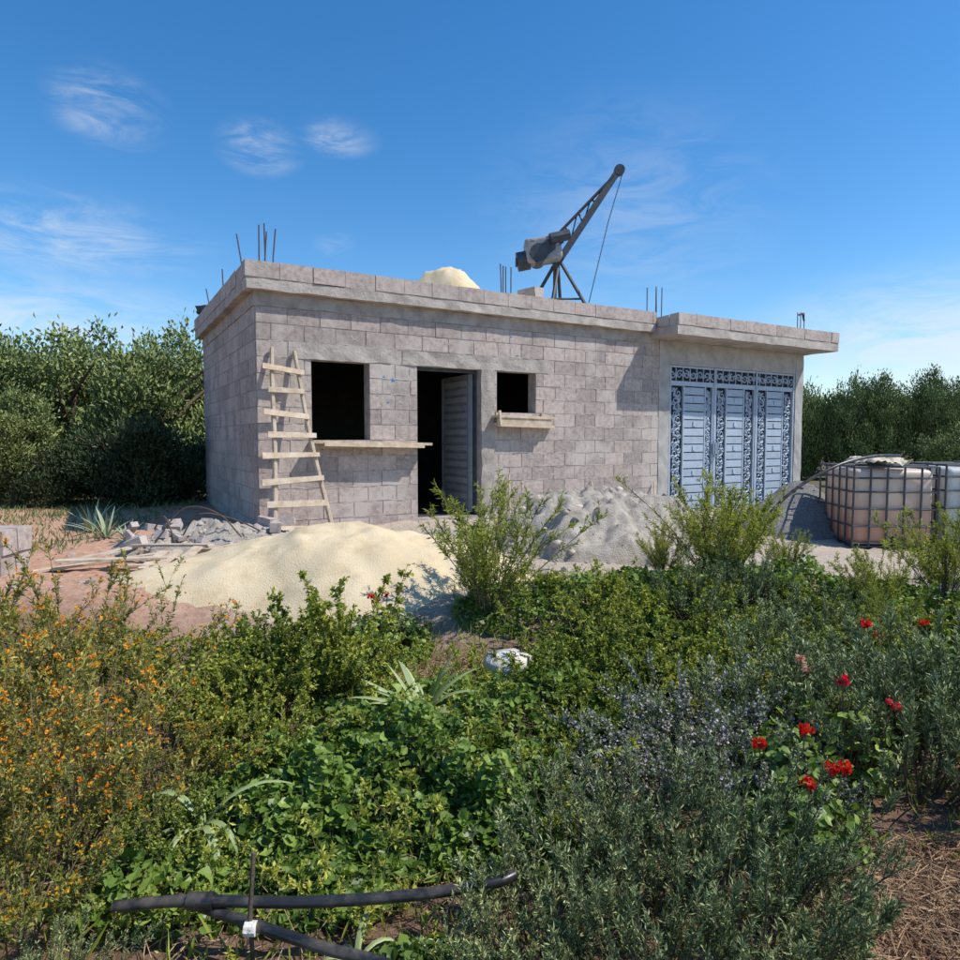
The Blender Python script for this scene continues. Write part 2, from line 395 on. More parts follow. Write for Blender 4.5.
rough_box((10.185,-.012,-.5),(10.42,.05,2.775),.5)
rough_box((6.8,-.011,2.385),(10.18,.05,2.775),.5)
mb.build('gate_surround',[M_render],parent=house)
mb=MB()
def parapet(a0,a1,fy,ax,z0,z1,w=.2):
    x=a0
    while x<a1-.05:
        q=min(x+.4,a1);t=rs.uniform(.5,1);dz=rs.normal(0,.003);dy=rs.normal(0,.003)
        if ax=='x': box(mb,(x+.003,fy+dy,z0+.003),(q-.003,fy+w+dy,z1+dz),t,0,.0015,rs)
        else: box(mb,(fy+dy,x+.003,z0+.003),(fy+w+dy,q-.003,z1+dz),t,0,.0015,rs)
        x=q
parapet(-.135,6.34,-.138,'x',3.0,3.19);parapet(.07,WD+.1,-.128,'y',3.0,3.19)
parapet(-.12,10.6,WD-.1,'x',3.0,3.19)
parapet(6.36,10.6,-.608,'x',2.93,3.12);parapet(-.39,WD+.05,10.405,'y',2.93,3.12);parapet(-.39,WD-.15,6.365,'y',2.935,3.11)
mb.build('parapet',[M_block],parent=house)
mb=MB()
def daub(s,z,w,h,t,d=.0135):
    if any(a-.04-w<s<b+.04+w and c-.04<z<dd+.04 for a,b,c,dd in ops): return
    k=9;an=np.arange(k)*2*pi/k
    V=[[s,-d,z]]+[[s+w*math.cos(a)*rs.uniform(.6,1.2),-.004,z+h*math.sin(a)*rs.uniform(.6,1.2)] for a in an]
    mb.add(V,[[0,(j+1)%k+1,j+1] for j in range(k)],t)
for i in range(520):
    k=rs.integers(0,13)
    daub(rs.uniform(.1,6.4),.2*k-.1+rs.normal(0,.006),rs.uniform(.03,.2),rs.uniform(.008,.02),rs.uniform(.3,1))
for i in range(160):
    daub(rs.uniform(.1,6.4),rs.uniform(0,2.5),rs.uniform(.015,.07),rs.uniform(.01,.05),rs.uniform(.3,1))
for i in range(160):
    k=rs.integers(0,13);j=rs.integers(0,16)
    daub(.4*j+(.2 if k%2 else 0)+.39,.2*k,rs.uniform(.008,.018),rs.uniform(.04,.09),.6)
mb.build('mortar_smears',[M_mortar],smooth=True,parent=house)
mb=MB()
for s,z,w,h in ((1.62,1.93,.05,.03),(1.75,1.9,.03,.05),(1.68,1.6,.025,.02),(4.0,.9,.04,.012),(3.95,.82,.05,.012),(5.4,2.45,.05,.02),(3.6,2.6,.04,.015)): daub(s,z,w,h,.5,.0145)
mb.build('paint_marks',[M_bluep],parent=house)
mb=MB()
beam(mb,(.62,-.09,1.075),(2.22,-.1,1.045),.24,.035,.7);beam(mb,(.6,-.13,1.02),(1.5,-.13,1.015),.05,.05,.3)
beam(mb,(.75,-.215,1.05),(2.1,-.222,1.02),.025,.05,.9)
beam(mb,(3.27,-.1,1.44),(4.3,-.1,1.42),.2,.035,.8);beam(mb,(3.27,-.17,1.36),(4.2,-.17,1.34),.03,.13,.6)
beam(mb,(3.3,-.06,1.33),(4.32,-.06,1.3),.1,.03,.9)
for s in (3.35,4.15): beam(mb,(s,-.02,1.3),(s,-.02,1.5),.05,.04,.4)
beam(mb,(3.29,-.19,1.52),(3.31,-.19,1.32),.04,.03,.9)
mb.build('window_sill_planks',[M_wood],parent=house)
mb=MB();dx=3.05
box(mb,(dx-.04,.16,.05),(dx,1.05,2.05),.5)
for i in range(16):
    z=.12+i*.118
    box(mb,(dx-.055,.26,z),(dx-.041,.95,z+.075),.9 if i%2 else .7)
for y in (.18,1.01): box(mb,(dx-.06,y,.06),(dx-.041,y+.035,2.04),.2)
tube(mb,[(dx-.06,.95,1.05),(dx-.1,.95,1.05),(dx-.1,.85,1.05)],.012,6,.1)
mb.build('door_leaf',[M_door],parent=house)
mb=MB()
for p,q in (((2.12,.12,.02),(2.12,.12,2.09)),((3.065,.12,.02),(3.065,.12,2.09)),((2.1,.12,2.08),(3.08,.12,2.08))): beam(mb,p,q,.03,.06)
mb.build('door_frame',[M_steel],parent=house)
# ornate gate
mb=MB();gy=.03
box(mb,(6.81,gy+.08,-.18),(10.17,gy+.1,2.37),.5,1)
def spiral(cx,cz,r,turn,dirn,ph,y=gy):
    k=13;pts=[]
    for i in range(k):
        u=i/(k-1);a=ph+dirn*turn*2*pi*u;rr=r*(1-.8*u)
        pts.append((cx+rr*math.cos(a),y,cz+rr*math.sin(a)))
    tube(mb,pts,[.015*(1-.4*i/k) for i in range(k)],4,.75,0)
lw=(10.18-6.8)/3
for i in range(3):
    a=6.8+i*lw+.012;b=a+lw-.024
    for x in (a+.022,b-.022): box(mb,(x-.022,gy-.02,-.17),(x+.022,gy+.03,2.08),.7)
    for z in (-.15,2.06): box(mb,(a+.046,gy-.019,z-.025),(b-.046,gy+.03,z+.025),.7)
    strips=[(a+.05,a+.30),(b-.30,b-.05)] if i!=0 else [(a+.05,a+.34),(b-.2,b-.05)]
    sl0=strips[0][1]+.03;sl1=strips[1][0]-.03
    for x in (sl0-.015,sl1+.015): box(mb,(x-.015,gy-.014,-.125),(x+.015,gy+.03,2.033),.6)
    nz=15;hz=2.14/nz
    for k in range(nz):
        z=-.115+k*hz
        box(mb,(sl0+.004,gy-.006,z+.009),(sl1-.004,gy+.02,z+hz-.009),.5+.3*(k%2))
        if k%3==1: box(mb,((sl0+sl1)/2-.03,gy-.02,z+.03),((sl0+sl1)/2+.03,gy-.0065,z+hz-.03),.9)
    for (p,q) in strips:
        c=(p+q)/2;r=(q-p)/2*.8;z=-.05;j=0
        pts=[(c+(q-p)*.22*math.sin(u*2*pi/.56+i),gy+.012,-.12+u) for u in np.arange(0,2.15,.05)]
        tube(mb,pts,.016,4,.7,0)
        while z<2.0:
            sg=1 if j%2 else -1
            spiral(c+sg*r*.25,z,r*.75,1.3,sg,pi/2+rs.uniform(-.4,.4))
            spiral(c-sg*r*.6,z+.05,r*.38,1.1,-sg,rs.uniform(0,6))
            V=np.array([[0,0,-.05],[.028,0,0],[0,0,.05],[-.028,0,0]])
            an=rs.uniform(-1,1);R=np.array([[math.cos(an),0,math.sin(an)],[0,1,0],[-math.sin(an),0,math.cos(an)]])
            mb.add(V@R.T+np.array([c-sg*r*.5,gy,z-.02]),[[0,1,2,3]],.8)
            z+=.115;j+=1
for z in (2.10,2.36): box(mb,(6.81,gy-.02,z-.015),(10.17,gy+.03,z+.015),.7)
for i in range(20):
    c=6.9+i*.168
    spiral(c,2.23,.075,1.2,1 if i%2 else -1,i*.9);spiral(c+.08,2.23,.05,1.,-1,i*1.7)
    box(mb,(c+.075,gy-.01,2.116),(c+.087,gy+.01,2.344),.7)
for i in range(4):
    x=6.8+i*lw;x=min(max(x,6.83),10.15)
    box(mb,(x-.02,gy-.03,-.19),(x+.02,gy-.021,2.375),.4)
tube(mb,[(7.95,gy-.04,.8),(7.95,gy-.09,.8),(7.95,gy-.09,1.1),(7.95,gy-.04,1.1)],.012,6,.2)
box(mb,(7.88,gy-.06,.85),(7.99,gy-.031,1.05),.1)
mb.build('ornate_metal_gate',[M_gate,M_dark],parent=house)
mb=MB()
def rebar(s,y,z0,h,lx=0,ly=0,r=.009):
    tube(mb,[(s,y,z0),(s+lx*.5,y+ly*.5,z0+h*.5),(s+lx+rs.normal(0,.01),y+ly,z0+h)],r,5)
for s,y,h,l in ((.08,.1,.72,0),(.15,.1,.75,0),(.24,.1,.7,.01),(.17,.25,.7,.02),(.05,.7,.75,-.12),(-.0,2.0,.6,-.06),(-.0,3.2,.55,-.1)):
    rebar(s,y,2.95,h,l)
for s in (3.55,3.63,3.69,3.77): rebar(s,.25+rs.uniform(-.1,.1),3.0,.68)
for s in (6.5,6.57,6.66,6.72): rebar(s,.2+rs.uniform(-.1,.1),3.0,.68)
for s in (10.1,10.15,10.23): rebar(s,-.1+rs.uniform(-.1,.1),3.0,.55)
tube(mb,[(10.1,-.1,3.5),(10.2,-.1,3.54),(10.26,-.1,3.4)],.02,6)
mb.build('rebar_starters',[M_rust],parent=house)
def rock(mb,c,r,t,rs,m=0,fl=.75,sub=1):
    bm=bmesh.new();bmesh.ops.create_icosphere(bm,subdivisions=sub,radius=1)
    bm.verts.ensure_lookup_table()
    V=np.array([v.co[:] for v in bm.verts]);Fc=np.array([[v.index for v in f.verts] for f in bm.faces]);bm.free()
    V*=1+rs.uniform(-.28,.28,(len(V),1));V*=np.array([1,rs.uniform(.6,1),fl*rs.uniform(.6,1)])*r
    a=rs.uniform(0,6.3);R=np.array([[math.cos(a),-math.sin(a),0],[math.sin(a),math.cos(a),0],[0,0,1]])
    mb.add(V@R.T+np.array(c),Fc,t,m)
mb=MB();rock(mb,(0,0,.09),.13,.5,rs,sub=2);x,y=w2(-.05,3.9)
mb.build('black_plastic_bag',[M_blackbag],loc=(x,y,3.19))
mb=MB()
for dx_,dz in ((0,0),(.22,0),(.44,0),(0,.2),(.22,.2),(.44,.2),(.1,.4)): box(mb,(dx_,0,dz),(dx_+.2,.4,dz+.19),rs.uniform(.5,1),0,.006,rs)
x,y=w2(4.45,.75);mb.build('block_stack',[M_block],loc=(x,y,3.0),rotz=TH+.2)

def heap(name,c,rx,ry,h,mat,seed=0,n=70,rough=.03,fs=3.,base=None,pw=1.,rot=0,stones=0,smat=None,cap=.9,ssize=(.012,.05),wob=.22,skirt=.5):
    rs=RS(seed);u=np.linspace(-1.3,1.3,n);U,Vv=np.meshgrid(u,u)
    Z=np.zeros_like(U);X_=U*rx;Y_=Vv*ry
    ca,sa=math.cos(rot),math.sin(rot)
    XW=c[0]+X_*ca-Y_*sa;YW=c[1]+X_*sa+Y_*ca
    for i in range(n):
        for j in range(n):
            p=Vector((X_[i,j]*fs*.5+seed*3.1,Y_[i,j]*fs*.5,seed))
            nn=mnoise.noise(p);n2=mnoise.fractal(p*3,1,2,4)
            r=math.hypot(U[i,j],Vv[i,j])*(1+wob*nn)
            f=max(0,1-math.sqrt(r*r+.02))**pw if r<1.3 else 0
            if f>cap: f=cap+(f-cap)*.25
            Z[i,j]=h*1.12*f+rough*n2*(1 if r<1 else max(0,(1.2-r)*5))*(.3+f)-skirt*max(0,r-.98)
    B=gz(XW,YW) if base is None else base
    mb=MB();idx=np.arange(n*n).reshape(n,n)
    F=np.stack([idx[:-1,:-1],idx[:-1,1:],idx[1:,1:],idx[1:,:-1]],-1).reshape(-1,4)
    ZZ=B+Z
    mb.add(np.stack([XW,YW,ZZ],-1).reshape(-1,3),F,.5,0)
    mats=[mat]
    if stones:
        mats.append(smat)
        for _ in range(stones):
            i,j=rs.integers(8,n-8,2)
            rock(mb,(XW[i,j],YW[i,j],ZZ[i,j]+.003),ssize[0]+(ssize[1]-ssize[0])*rs.uniform(0,1)**3,rs.uniform(.2,1),rs,1)
    return mb.build(name,mats,smooth=True)
x,y=w2(3.25,1.35)
heap('sand_pile',(x,y),.9,.75,1.1,M_sand,seed=5,n=50,base=2.995,pw=.9,cap=.6,rough=.06,fs=4,wob=.3,rot=TH,skirt=.1)

# ------------------------------------------------------------------ hoist on roof
hx,hy=1.38,11.55
H=empty('construction_hoist',(hx,hy,3.0),0)
mb=MB()
def tb(p,q,r=.025,n=6,t=.5,m=0): tube(mb,[p,q],r,n,t,m)
tipp=(1.0,.12,2.72)
beam(mb,(-.12,0,1.02),tipp,.10,.11,.5)
tb((-.2,0.05,1.45),(.93,.12,2.62),.024)
tb((-.2,-.06,1.45),(.90,.06,2.60),.018)
for a in np.linspace(.05,.85,5):
    p=np.array((-.12,0,1.02))*(1-a)+np.array(tipp)*a
    q=np.array((-.2,.05,1.45))*(1-a)+np.array((.93,.12,2.62))*a
    tb(tuple(p),tuple(q),.016)
    a2=min(a+.17,.97);q=np.array((-.2,.05,1.45))*(1-a2)+np.array((.93,.12,2.62))*a2
    tb(tuple(p),tuple(q),.014)
tb((-.1,0,1.1),(-.75,.3,0),.03);tb((-.05,0,1.05),(-.25,-.45,0),.03);tb((0,0,1.12),(.65,-.1,0),.032);tb((-.05,.02,1.1),(.1,.55,0),.03)
tb((-.4,-.05,.5),(.35,-.05,.5),.018);tb((-.1,0,0),(-.1,0,1.1),.035)
beam(mb,(-.8,-.1,.03),(.75,-.1,.03),.07,.05);beam(mb,(-.1,-.6,.032),(-.1,.6,.032),.07,.05)
tube(mb,[(1.0,.06,2.7),(1.0,.16,2.7)],.09,14)
mb.build('frame',[M_steel],parent=H)
bm=bmesh.new();bmesh.ops.create_cube(bm,size=1);
for v in bm.verts: v.co=Vector((v.co.x*.6,v.co.y*.4,v.co.z*.4))
bmesh.ops.bevel(bm,geom=bm.edges[:]+bm.verts[:],offset=.05,segments=3,affect='EDGES',profile=.5)
bm.transform(Matrix.Rotation(-.15,4,'Y'))
me=bpy.data.meshes.new('motor_box');bm.to_mesh(me);bm.free();me.materials.append(M_motor)
put('motor_box',me,(-.32,-.12,1.28),parent=H)
mb=MB()
tube(mb,[(-.75,-.1,1.1),(-.55,-.1,1.14)],.16,16);tube(mb,[(-.78,-.1,1.1),(-.75,-.1,1.1)],.08,12)
tube(mb,[(-.4,-.36,1.2),(-.4,.15,1.2)],.15,16);tube(mb,[(-.22,-.34,1.42),(.1,-.3,1.5)],.09,12)
beam(mb,(-.6,-.1,1.08),(.05,-.05,1.2),.3,.04)
beam(mb,(-.5,-.33,1.1),(-.05,-.3,1.45),.03,.2)
mb.build('winch_drum',[M_steel],smooth=False,parent=H)
mb=MB();tube(mb,[(1.06,.11,2.66),(.8,.0,1.8),(.45,-.2,.4)],.008,5);mb.build('cable',[M_steel],parent=H)

# ------------------------------------------------------------------ ladder (house frame)
lad=empty('wooden_ladder',(CX,CY,0),TH);mb=MB()
rs=RS(21)
A0,A1=np.array([.03,-.62,-.04]),np.array([.19,-.05,2.2]);B0,B1=np.array([.72,-.6,-.04]),np.array([.43,-.05,2.18])
def pole(a,b,r,ph):
    pts=[a+(b-a)*u+np.array([math.sin(u*5+ph)*.018,0,0]) for u in np.linspace(0,1,8)]
    tube(mb,pts,[r*(1-.25*u) for u in np.linspace(0,1,8)],7,.35)
pole(A0,A1,.034,0);pole(B0,B1,.032,2)
mb.build('rails',[M_wood],parent=lad);mb=MB()
for i,z in enumerate((.1,.36,.6,.9,1.14,1.4,1.66,1.93)):
    u=(z+.04)/2.2;p=A0+(A1-A0)*u;q=B0+(B1-B0)*u;dd=nrm(q-p)
    p=p-dd*rs.uniform(.05,.14);q=q+dd*rs.uniform(.0,.1);off=np.array([0,-.045,0]);q[2]+=rs.normal(0,.03)
    beam(mb,p+off,q+off,.022,rs.uniform(.055,.085),rs.uniform(.5,1),up=(0,.25,1),h1=rs.uniform(.05,.085))
mb.build('rungs',[M_wood],parent=lad)

# ------------------------------------------------------------------ heaps, rubble, planks
heap('sand_pile',(-1.2,5.7),1.65,1.1,.44,M_sand,seed=2,n=110,rough=.04,fs=2.6,pw=.95,wob=.3)
heap('sand_pile',(-.3,6.95),1.0,.7,.22,M_gravel,seed=12,n=60,rough=.04,fs=3,pw=.9,stones=60,smat=M_stone)
heap('grey_sand_pile',(1.25,7.2),1.35,1.1,.84,M_gravel,seed=3,n=120,rough=.12,fs=4.6,pw=.85,stones=240,smat=M_stone,cap=.5,ssize=(.01,.08),wob=.35)
heap('gravel_pile',(4.35,9.0),1.0,.9,.68,M_dgravel,seed=4,n=70,rough=.03,fs=3,stones=150,smat=M_dgravel)
heap('cement_rubble_pile',(-2.75,6.9),1.1,.6,.26,M_gravel,seed=8,n=70,rough=.09,fs=5,pw=.8,stones=190,smat=M_stone)
rs=RS(31);mb=MB()
for i in range(480):
    x=rs.uniform(-4.2,1.6);y=rs.uniform(5.0,8.2)
    r=rs.uniform(.008,.025) if rs.uniform()<.88 else rs.uniform(.03,.06)
    ly=((x-CX)*-math.sin(TH)+(y-CY)*math.cos(TH))
    if ly>-.12: continue
    rock(mb,(x,y,gzf(x,y)+r*.2),r,rs.uniform(.1,1),rs)
mb.build('scattered_stones',[M_stone])
mb=MB();rs=RS(32)
for i in range(40):
    x=rs.uniform(-3.6,-1.9);y=rs.uniform(6.3,7.4);a=rs.uniform(0,3.1);z=gzf(x,y)+rs.uniform(.05,.24);l=rs.uniform(.05,.14)
    d=np.array([math.cos(a)*l,math.sin(a)*l,rs.uniform(-.06,.06)])
    beam(mb,np.array([x,y,z])-d,np.array([x,y,z])+d,rs.uniform(.06,.16),rs.uniform(.04,.1),rs.uniform(.1,1),w1=rs.uniform(.03,.12),h1=rs.uniform(.03,.1))
mb.build('broken_blocks',[M_block])
mb=MB();rs=RS(33)
def plank(x,y,z,l,a,w=.1,h=.025,tz=0.,t=None):
    d=np.array([math.cos(a),math.sin(a),tz])*l/2
    beam(mb,np.array([x,y,z])-d,np.array([x,y,z])+d,w,h,rs.uniform(.5,1) if t is None else t)
for (x,y,l,a,z,tz) in ((-3.35,5.85,1.1,.35,.06,.1),(-3.2,5.75,.9,.2,.1,.0),(-2.75,5.8,.3,1.35,.1,.35),(-2.6,5.85,.3,1.3,.11,.4),(-2.88,5.8,.3,1.4,.1,.35),
     (-2.45,5.95,.3,1.2,.11,.3),(-2.65,5.75,.8,.1,.05,0),(-2.7,5.98,.8,.05,.07,0),(-2.9,6.2,.9,-.3,.16,.05),(-2.3,6.3,.8,.6,.14,.1),(-3.5,6.1,.7,.9,.1,.1)):
    plank(x,y,gzf(x,y)+z,l,a,rs.uniform(.07,.1),.02,tz)
mb.build('scrap_planks',[M_wood])
mb=MB()
for pts in (((-3.2,6.5,.1),(-2.95,6.6,.42),(-2.6,6.55,.38),(-2.35,6.5,.15)),((-3.0,6.6,.1),(-2.8,6.6,.36),(-2.5,6.7,.3),(-2.2,6.6,.2)),((-2.9,6.3,.1),(-3.1,6.5,.35),(-3.3,6.7,.2))):
    tube(mb,spline(pts,18),.008,5)
mb.build('bent_wire',[M_rust])
mb=MB();rs=RS(34)
for i,(dx_,dy_,dz) in enumerate(((0,0,0),(.02,0,.2),(-.42,0,0),(-.4,0,.2),(.0,.22,0),(.02,.22,.2))):
    box(mb,(dx_,dy_,dz),(dx_+.4,dy_+.2,dz+.195),rs.uniform(.2,.8),0,.004,rs)
mb.build('block_stack',[M_block],loc=(-4.32,5.35,gzf(-4.2,5.4)-.02),rotz=.1)
mb=MB()
for a,b in (((3.4,-.3,-.05),(3.55,-.04,.6)),((5.0,-.25,-.05),(5.1,-.03,.45)),((6.2,-.3,-.05),(6.45,-.04,.4))):
    xa,ya=w2(a[0],a[1]);xb,yb=w2(b[0],b[1]);tube(mb,[(xa,ya,a[2]),(xb,yb,b[2])],.015,6)
mb.build('leaning_sticks',[M_wood])
mb=MB();rs=RS(35);rock(mb,(0,0,.04),.14,.5,rs,fl=.7,sub=1);mb.build('white_sack',[M_bag],smooth=True,loc=(.16,3.85,gzf(.18,3.9)+.06))

# ------------------------------------------------------------------ IBC tanks
def tank(loc,rot,cols):
    E=empty('water_tank',loc,rot)
    m,nt,bs,out=newmat('tank_plastic')
    tc=N(nt,'ShaderNodeTexCoord');s=N(nt,'ShaderNodeSeparateXYZ');nt.links.new(tc.outputs['Object'],s.inputs[0])
    nn=N(nt,'ShaderNodeTexNoise');nn.inputs['Scale'].default_value=3;nn.inputs['Detail'].default_value=6;nt.links.new(tc.outputs['Object'],nn.inputs['Vector'])
    ma=N(nt,'ShaderNodeMath',operation='MULTIPLY_ADD');nt.links.new(nn.outputs[0],ma.inputs[0]);ma.inputs[1].default_value=.5;nt.links.new(s.outputs[2],ma.inputs[2])
    r=ramp(nt,cols,[.1,.6,1.0]);nt.links.new(ma.outputs[0],r.inputs[0]);nt.links.new(r.outputs[0],bs.inputs['Base Color'])
    bs.inputs['Roughness'].default_value=.4
    tl=N(nt,'ShaderNodeBsdfTranslucent');mx=N(nt,'ShaderNodeMixShader');mx.inputs[0].default_value=.3
    nt.links.new(r.outputs[0],tl.inputs[0]);nt.links.new(bs.outputs[0],mx.inputs[1]);nt.links.new(tl.outputs[0],mx.inputs[2]);nt.links.new(mx.outputs[0],out.inputs[0])
    bm=bmesh.new();bmesh.ops.create_cube(bm,size=1)
    for v in bm.verts: v.co=Vector((v.co.x*.86,v.co.y*.94,v.co.z*.88+.58))
    bmesh.ops.bevel(bm,geom=bm.edges[:],offset=.07,segments=5,affect='EDGES',profile=.5)
    me=bpy.data.meshes.new('tank_body');bm.to_mesh(me);bm.free();me.materials.append(m)
    for p in me.polygons:p.use_smooth=True
    put('tank_body',me,parent=E)
    mb=MB()
    x0,x1,y0,y1=-.46,.46,-.5,.5
    ring=lambda z:[(x0,y0,z),(x1,y0,z),(x1,y1,z),(x0,y1,z),(x0,y0,z)]
    for z in (.16,.36,.56,.76,.92,1.05):
        rr=ring(z)
        for i in range(4): tube(mb,[rr[i],rr[i+1]],.012,6)
    for x in np.linspace(x0,x1,6):
        for y in (y0,y1): tube(mb,[(x,y,.12),(x,y,1.05)],.012,6)
    for y in np.linspace(y0,y1,6)[1:-1]:
        for x in (x0,x1): tube(mb,[(x,y,.12),(x,y,1.05)],.012,6)
    for y in (-.2,.2): tube(mb,[(x0,y,1.06),(x1,y,1.06)],.012,6)
    for x in (-.4,0,.4):
        for y in (-.45,0,.45): box(mb,(x-.06,y-.06,.0),(x+.06,y+.06,.11))
    for y in (-.45,0,.45): box(mb,(-.47,y-.05,-.02),(.47,y+.05,.0))
    box(mb,(-.465,-.5,.11),(.465,.5,.13))
    mb.build('cage',[M_steel],parent=E)
    mb=MB();tube(mb,[(0,0,1.0),(0,0,1.07)],.1,20);tube(mb,[(0,0,1.07),(0,0,1.085)],.11,20)
    tube(mb,[(0,-.45,.2),(0,-.56,.2)],.04,12);tube(mb,[(0,-.53,.2),(0,-.53,.27)],.015,8);mb.build('lid_and_valve',[M_steel],parent=E)
    return E
tank((4.86,8.15,gzf(4.9,7.85)-.1),-.12,[(.6,.28,.17),(.76,.46,.33),(.84,.7,.58)])
tank((5.86,8.05,gzf(5.7,7.85)-.1),-.12,[(.5,.52,.47),(.66,.67,.63),(.78,.78,.75)])
mb=MB();rs=RS(41)
n=26;u=np.linspace(-.32,.32,n);U,Vv=np.meshgrid(u,u);Z=np.array([[.07*mnoise.noise(Vector((a*7,b*7,3)))+.03*mnoise.noise(Vector((a*18,b*18,1)))+.05-.5*max(0,max(abs(a),abs(b))-.27) for a in u] for b in u])
idx=np.arange(n*n).reshape(n,n);F=np.stack([idx[:-1,:-1],idx[:-1,1:],idx[1:,1:],idx[1:,:-1]],-1).reshape(-1,4)
mb.add(np.stack([U*.7,Vv,Z],-1).reshape(-1,3),F);mb.build('rag',[M_cloth],smooth=True,loc=(4.75,7.95,gzf(4.9,7.85)+.985))
mb=MB();tube(mb,spline([(2.75,6.9,-.2),(2.95,6.95,.2),(3.3,7.0,.56),(3.8,7.1,.82),(4.3,7.3,.92),(4.8,7.6,.92)],36),.018,8)
mb.build('black_hose',[M_pipe],smooth=True)
g=-.3
mb=MB();tube(mb,spline([(-1.0,1.74,g+.13),(-.8,1.75,g+.14),(-.5,1.75,g+.135),(-.2,1.77,g+.14),(.03,1.8,g+.155),(.1,1.83,g+.16)],40),.0155,12)
tube(mb,[(-.8,1.75,g+.14),(-.73,1.75,g+.139)],.022,12)
mb.build('irrigation_pipe',[M_pipe],smooth=True)
mb=MB();tube(mb,spline([(-.85,1.8,g+.11),(-.63,1.71,g+.11),(-.4,1.63,g+.1),(-.2,1.57,g+.09),(.1,1.4,g+.06)],30),.015,12)
mb.build('irrigation_pipe',[M_pipe],smooth=True)
mb=MB();tube(mb,[(-.605,1.70,g-.05),(-.61,1.69,g+.14),(-.60,1.70,g+.31)],.006,6);tube(mb,[(-.622,1.685,g+.11),(-.592,1.685,g+.11)],.019,8,m=1)
mb.build('stake',[M_bark,M_bag])

# ------------------------------------------------------------------ vegetation
def mk(seed,**k):
    rs=RS(seed);mb=MB();tips,sd=bush(mb,rs,**k);return mb,rs,tips,sd
def place(name,me,x,y,sc=1,rot=None,dz=0,rs=RS(77)):
    return put(name,me,(x,y,gzf(x,y)-.02+dz),rs.uniform(0,6.3) if rot is None else rot,sc)
ROSE=[];ROSEF=[]
for s in range(3):
    mb,rs,tips,sd=mk(100+s,K=36,H=.58,r0=.13,spread=.9,ns=6,sl=.2,ln=36,L=.028,W=.0056,sfwd=.8,srand=.3,sup=1.1,lfwd=.9,bend=.12,t0=.15,stem_r=.005,tr=(.1,.9),tip=.35,Hvar=.5)
    ROSE.append(mb.build('rosemary_bush',[L_rose,M_bark],link=False))
for s in range(2):
    mb,rs,tips,sd=mk(110+s,K=36,H=.5,r0=.13,spread=1.0,ns=6,sl=.19,ln=32,L=.025,W=.005,sfwd=.8,srand=.5,sup=.7,lfwd=.9,bend=.15,t0=.15,stem_r=.005,tr=(.05,.65))
    nf=2300;q=rs.integers(0,len(tips),nf)
    P=tips[q]-sd[q]*rs.uniform(0,.1,nf)[:,None]+rs.normal(0,.007,(nf,3))
    leaves(mb,rs,P,unit(rs,nf),.015,.013,rs.uniform(0,1,nf),2)
    ROSEF.append(mb.build('rosemary_bush',[L_rose,M_bark,P_lav],link=False))
FE=[]
for s in range(3):
    mb,rs,tips,sd=mk(120+s,K=32,H=1.22,r0=.06,spread=.6,ns=13,sl=.23,ln=19,L=.048,W=.0105,sfwd=.8,srand=.62,sup=.35,lfwd=.7,bend=.14,t0=.18,stem_r=.007,tr=(.1,.95),Hvar=.5)
    FE.append(mb.build('narrow_leaf_shrub',[L_feath,M_twig],link=False))
LE=[]
for s in range(3):
    mb,rs,tips,sd=mk(130+s,K=36,H=.6,r0=.12,spread=1.15,ns=9,sl=.22,ln=20,L=.036,W=.021,sfwd=.6,srand=.7,sup=.5,lfwd=.5,bend=.17,t0=.15,stem_r=.006,tr=(.05,.95),updir=.6,Hvar=.5)
    LE.append(mb.build('leafy_shrub',[L_leafy,M_twig],link=False))
mb,rs,tips,sd=mk(139,K=13,H=.85,r0=.12,spread=.45,ns=14,sl=.1,ln=16,L=.034,W=.02,sfwd=.5,srand=.8,sup=.3,lfwd=.5,bend=.1,t0=.15,stem_r=.006,tr=(.2,.95),updir=.6,Hvar=.4)
LT=mb.build('leafy_shrub',[L_leafy,M_twig],link=False)
OR=[]
for s in range(2):
    mb,rs,tips,sd=mk(140+s,K=34,H=.98,r0=.18,spread=.6,ns=10,sl=.22,ln=20,L=.03,W=.0095,sfwd=.8,srand=.6,sup=.5,lfwd=.7,bend=.14,t0=.25,stem_r=.005,tr=(.1,.9),Hvar=.5)
    hi=tips[tips[:,2]>.3];q=rs.integers(0,len(hi),400);C=hi[q]+rs.normal(0,.012,(400,3))
    k=5;CC=np.repeat(C,k,0);leaves(mb,rs,CC,unit(rs,len(CC))+np.array([0,0,.5]),.012,.010,rs.uniform(0,1,len(CC)),2)
    OR.append(mb.build('orange_flowering_shrub',[L_olive,M_twig,P_or],link=False))

